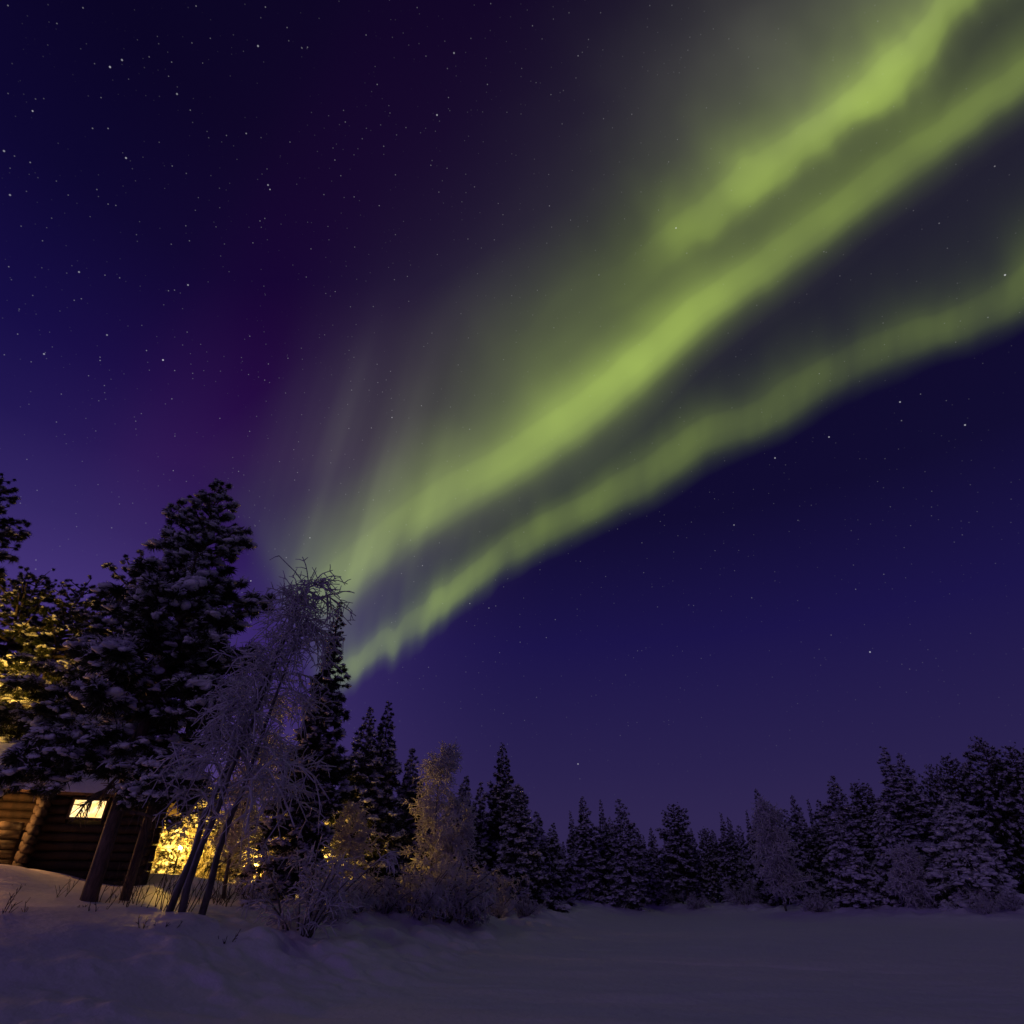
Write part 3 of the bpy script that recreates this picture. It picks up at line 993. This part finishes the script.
# bare dark stems poking through the snow
def stems(seed, h, n, spread, w):
    rng = np.random.default_rng(seed)
    K = 5
    x = np.linspace(0, 1, K)
    B = np.stack([rng.uniform(-w, w, n), rng.uniform(-.3, .3, n), np.full(n, -.25)], -1)
    D = norm(np.stack([rng.normal(.12, spread, n), rng.normal(0, spread, n), np.ones(n)], -1))
    L = h * rng.uniform(.35, 1.1, n)
    P = B[:, None] + D[:, None] * (L[:, None] * x)[:, :, None] + np.cumsum(rng.normal(0, .02, (n, K, 3)), 1) * L[:, None, None]
    m = MB()
    m.tubes(P, np.linspace(.014, .006, K)[None].repeat(n, 0), 4)
    l2 = grow(rng, P, 4, h * .3, .5, .2, 0, .3, 3)
    m.tubes(l2, np.linspace(.008, .005, 3)[None].repeat(len(l2), 0), 3)
    return m.data('stems', M['twig'])


for (px, py, h, n, sprd, w, lab) in [
    (118, 903, 1.5, 9, .22, .5, 'thicket of bare dark stems right of the thick pine trunk'),
    (152, 908, 1.5, 16, .2, .9, 'dense bare stems between the pine trunk and the leaning birch'),
    (215, 905, 1.2, 14, .25, .8, 'bare stems right of the leaning birch foot'),
    (238, 902, 1.1, 12, .22, .7, 'bare stems before the golden lit trees'),
    (88, 910, .6, 5, .5, .3, 'small bare twigs left of the thick pine trunk'),
    (58, 896, 1.3, 2, .25, .12, 'single tall bare twig in the warm snow before the cabin'),
    (10, 912, .7, 4, .3, .2, 'little bare twigs in the snow at the left edge'),
    (160, 926, .5, 8, .6, .3, 'short twigs poking from the snow slope below the pine'),
    (228, 940, .5, 3, .7, .15, 'lone little twig on the open snow slope'),
    (20, 886, .35, 4, .6, .2, 'tiny grass tuft in the warm lit snow'),
]:
    p = foot_at(px, py)
    o = link('bare_stems', stems(int(px * 7 + py), h, n, sprd, w))
    o.location = (p[0], p[1], gz(p[0], p[1]))
    tag(o, lab, 'bare twigs', 'bare stems in the snow')

# ------------------------------------------------------------------ the log cabin
def build_cabin():
    # built along its own axes from the front right corner, then turned with the root
    yw, xr, xl, xp, yb = 0.0, 0.0, -3.4, -9.0, 4.4
    z0, ze = 1.46, 4.6
    dl = .27
    root = empty('log_cabin', (-12.75, 24.0, z0), R(25))
    tag(root, 'log cabin with snowy roof and lit window behind the thick pine trunk', 'cabin')
    ox, oy, oz = 0.0, 0.0, z0
    rng = np.random.default_rng(3)

    def logs(m, a, b, z, r=dl * .48):
        a, b = np.array([a[0] - ox, a[1] - oy, z - oz]), np.array([b[0] - ox, b[1] - oy, z - oz])
        x = np.linspace(0, 1, 7)[:, None]
        P = a + (b - a) * x + rng.normal(0, .008, (7, 3))
        m.tubes(P[None], (r * rng.uniform(.94, 1.05, 7))[None], 12)
    wx0, wx1, wz0, wz1 = -2.62, -1.66, 3.82, 4.36
    front, lside, rside, porch, pback = MB(), MB(), MB(), MB(), MB()
    nz = int((ze - z0) / dl)
    for i in range(nz + 1):
        z = z0 + i * dl + dl / 2
        if wz0 - .1 < z < wz1 + .1:
            logs(front, (xl - .3, yw), (wx0 - .05, yw), z)
            logs(front, (wx1 + .05, yw), (xr + .3, yw), z)
        else:
            logs(front, (xl - .3, yw), (xr + .3, yw), z)
        out = .95 - .055 * i          # ends of the cross wall step out towards the ground
        logs(lside, (xl, yw - out), (xl, yb), z + dl * .5, .15)
        logs(rside, (xr, yw - .35), (xr, yb), z + dl * .5)
        if z < 3.5:
            logs(porch, (xp, yw), (xl - .42, yw), z + .02)
        logs(pback, (xp, yw + 2.2), (xl - .14, yw + 2.2), z)
    def lining(m, x0_, y0_, x1_, y1_):
        m.box((x0_, y0_, .05), (x1_, y1_, ze - oz - .02))
    lining(front, xl + .2, .14, xr - .2, .17)
    lining(lside, xl + .03, .2, xl + .06, yb - .2)
    lining(rside, xr - .09, .2, xr - .06, yb - .2)
    porch.box((xp + .1, .03, .05), (xl - .2, .06, 3.4 - oz))
    lining(pback, xp + .1, 2.26, xl - .2, 2.3)
    front.obj('front_wall', M['log'], root)
    lside.obj('corner_wall', M['log'], root)
    rside.obj('side_wall', M['log'], root)
    porch.obj('porch_railing', M['log'], root)
    pback.obj('porch_wall', M['log'], root)
    # porch floor and post
    m = MB()
    m.box((xp - ox, yw + .1 - oy, .95), (xl - .2 - ox, yw + 2.1 - oy, 1.08))
    m.obj('porch_floor', M['plank'], root, False)
    for q in (-6.4, xp + .2):
        m = MB()
        P = np.array([[q - ox, yw - oy, 1.3], [q - ox, yw - oy, 2.05], [q - ox, yw - oy, ze - oz]])
        m.tubes(P[None], np.full((1, 3), .11), 10)
        m.obj('porch_post', M['log'], root)
    # window
    m = MB()
    t = .07
    yf, yk = yw - .17 - oy, yw + .06 - oy
    X0, X1, Z0, Z1 = wx0 - ox, wx1 - ox, wz0 - oz, wz1 - oz
    m.box((X0 - t, yf, Z0 - t), (X1 + t, yk, Z0))
    m.box((X0 - t, yf, Z1), (X1 + t, yk, Z1 + t))
    m.box((X0 - t, yf, Z0), (X0, yk, Z1))
    m.box((X1, yf, Z0), (X1 + t, yk, Z1))
    wn = m.obj('window', M['plank'], root, False)
    m = MB()
    m.box((X0 + .002, yk - .08, Z0 + .002), (X1 - .002, yk - .05, Z1 - .002))
    m.obj('pane', M['window'], wn, False)
    m = MB()
    xm = (X0 + X1) / 2
    m.box((xm - .02, yk - .12, Z0 + .002), (xm + .02, yk - .085, Z1 - .002))
    m.obj('glazing_bar', M['plank'], wn, False)
    # roof: two slopes and a ridge along x
    yr, zr = (yw + yb) / 2, ze + 1.1
    ov = .55
    x0, x1 = xp - .4 - ox, xr + .6 - ox

    def slope(y, off=0.0):
        k = (zr - ze) / (yr - yw)
        return (ze + (y - yw) * k if y <= yr else zr - (y - yr) * k) + off - oz
    m = MB()
    ys = [yw - ov, yr, yb + ov]
    for a, b in zip(ys[:-1], ys[1:]):
        V = [(x0, a - oy, slope(a, .12)), (x1, a - oy, slope(a, .12)), (x1, b - oy, slope(b, .12)), (x0, b - oy, slope(b, .12)),
             (x0, a - oy, slope(a, .24)), (x1, a - oy, slope(a, .24)), (x1, b - oy, slope(b, .24)), (x0, b - oy, slope(b, .24))]
        m.put(V, np.array([(0, 3, 2, 1), (4, 5, 6, 7), (0, 1, 5, 4), (1, 2, 6, 5), (2, 3, 7, 6), (3, 0, 4, 7)]))
    rf = m.obj('roof', M['plank'], root, False)
    # snow on the roof: a rounded thick quilt
    nx, ny = 90, 46
    gx, gy = np.linspace(x0 - .06, x1 + .06, nx), np.linspace(yw - ov - .1, yb + ov + .1, ny)
    GX, GY = np.meshgrid(gx, gy)
    base = np.vectorize(lambda y: slope(y, .25))(GY)
    ed = np.minimum(np.minimum(GX - gx[0], gx[-1] - GX), np.minimum(GY - gy[0], gy[-1] - GY))
    th = (.44 + fbm(GX / 1.3, GY / 1.3, 44) * .25) * np.sqrt(np.clip(1 - (1 - np.clip(ed / .4, 0, 1)) ** 2, 0, 1))
    topv = np.stack([GX, GY - oy, base + th], -1).reshape(-1, 3)
    botv = np.stack([GX, GY - oy, base - .0], -1).reshape(-1, 3)
    i = np.arange(nx * ny).reshape(ny, nx)
    q = np.stack([i[:-1, :-1], i[:-1, 1:], i[1:, 1:], i[1:, :-1]], -1).reshape(-1, 4)
    m = MB()
    m.put(topv, q)
    m.put(botv, q[:, ::-1])
    m.obj('roof_snow', M['tree_snow'], rf)
    # gables
    for nm, xx in (('gable', xr), ('gable', xl)):
        m = MB()
        V = []
        for dx in (-.06, .06):
            V += [(xx + dx - ox, yw - oy, ze - oz + .1), (xx + dx - ox, yb - oy, ze - oz + .1), (xx + dx - ox, yr - oy, zr - oz + .1)]
        m.put(V, np.array([(0, 2, 1), (3, 4, 5)]), np.array([(0, 1, 4, 3), (1, 2, 5, 4), (2, 0, 3, 5)]))
        m.obj(nm, M['plank'], root, False)



def eave_lantern():
    p = np.array([-17.05, 21.45, 3.78])
    L = empty('lantern', tuple(p))
    tag(L, 'amber lantern hanging from the cabin eave over the porch railing', 'lantern')
    r = .13
    tv, tf = ICO[2]
    m = MB()
    m.put(tv * np.array([r, r, r * 1.2]), tf)
    m.obj('lamp_glass', M['porch'], L)
    m = MB()
    m.tubes(np.array([[[0, 0, r * 1.22], [0, 0, r * 1.3], [0, 0, r * 1.9]]]), np.array([[r * .9, r * .9, r * .2]]), 10)
    m.obj('lamp_cap', M['iron'], L)
    m = MB()
    m.tubes(np.array([[[0, 0, r * 1.85], [0, 0, .4], [0, 0, .78]]]), np.full((1, 3), .01), 6)
    m.obj('hook', M['iron'], L)


build_cabin()
eave_lantern()


def post_lamp(px, py, y, label, glow, r=.12):
    p = pix(px, py, y)
    z = gz(p[0], p[1])
    L = empty('lamp_post', (p[0], p[1], z))
    tag(L, label, 'lamp post', 'garden lamps')
    H = p[2] - z
    tv, tf = ICO[2]
    m = MB()
    m.put(tv * r + np.array([0, 0, H]), tf)
    m.obj('lamp_globe', glow, L)
    m = MB()
    P = np.array([[0, 0, -.3], [0, 0, H * .5], [0, 0, H - r - .02]])
    m.tubes(P[None], np.full((1, 3), .04), 8)
    m.obj('post', M['iron'], L)
    m = MB()
    P = np.array([[0, 0, H - r - .03], [0, 0, H - r * .9]])
    m.tubes(P[None], np.array([[.05, r * .7]]), 10)
    m.obj('collar', M['iron'], L)


post_lamp(180, 848, 29.3, 'bright round garden lamp glowing between the snowy trees beside the cabin', M['lamp'], .06)
post_lamp(-10, 676, 26.2, 'tall yard lamp behind the cabin that lights the pines golden', M['lamp'], .075)

post_lamp(247, 874, 30.0, 'low garden lamp glinting under the golden lit trees right of the leaning birch', M['lamp'], .06)
post_lamp(322, 862, 31.0, 'low garden lamp among the shrubs at the foot of the spruce pair', M['lamp'], .052)

# snowy young trees round the lamp that glow golden
for (sd, px, py, y, kind, kw, lab) in [
    (90, 168, 790, 30.8, 'c', dict(prof=[(0, 1.3), (.4, 1.1), (.75, .8), (1, .3)], snow=1.0), 'golden lit snowy young spruce right beside the cabin corner'),
    (91, 205, 775, 31.2, 'c', dict(prof=[(0, 1.6), (.4, 1.4), (.75, .9), (1, .3)], snow=1.0), 'golden lit snowy spruce behind the garden lamp'),
    (92, 250, 800, 31.0, 'c', dict(prof=[(0, 1.5), (.4, 1.3), (.75, .9), (1, .3)], snow=.95), 'golden lit snowy spruce right of the leaning birch stems'),
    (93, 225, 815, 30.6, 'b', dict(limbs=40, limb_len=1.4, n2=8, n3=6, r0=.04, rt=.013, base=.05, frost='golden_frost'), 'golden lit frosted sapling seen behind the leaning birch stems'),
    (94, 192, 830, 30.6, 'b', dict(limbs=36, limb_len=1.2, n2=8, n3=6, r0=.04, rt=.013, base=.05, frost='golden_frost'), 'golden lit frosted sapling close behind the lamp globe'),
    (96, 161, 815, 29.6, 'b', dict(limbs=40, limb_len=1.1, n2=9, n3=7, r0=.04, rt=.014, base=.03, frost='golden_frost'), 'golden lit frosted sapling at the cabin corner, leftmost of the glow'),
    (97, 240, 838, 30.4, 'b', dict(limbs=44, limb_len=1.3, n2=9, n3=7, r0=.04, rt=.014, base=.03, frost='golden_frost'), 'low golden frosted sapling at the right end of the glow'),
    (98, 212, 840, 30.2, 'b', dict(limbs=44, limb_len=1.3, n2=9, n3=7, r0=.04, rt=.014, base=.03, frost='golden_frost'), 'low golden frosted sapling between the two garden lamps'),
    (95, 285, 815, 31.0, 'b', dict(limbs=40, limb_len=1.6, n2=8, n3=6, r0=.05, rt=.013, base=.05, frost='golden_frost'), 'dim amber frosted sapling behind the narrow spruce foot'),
]:
    loc, h = stand(px, py, y)
    if kind == 'c':
        prof = kw['prof']
        parts = conifer(sd, h, P_pine(prof), base=.04, nb=90, crad=.3, blades=35, droop=(-.6, .3), snow=kw['snow'], bw=.12, frostn=50)
        plant('spruce_tree', parts, loc, lab, 'spruce tree', 'golden trees by the garden lamp')
    else:
        plant('birch_tree', birch(sd, h, (0, 0), **kw), loc, lab, 'birch tree', 'golden trees by the garden lamp')
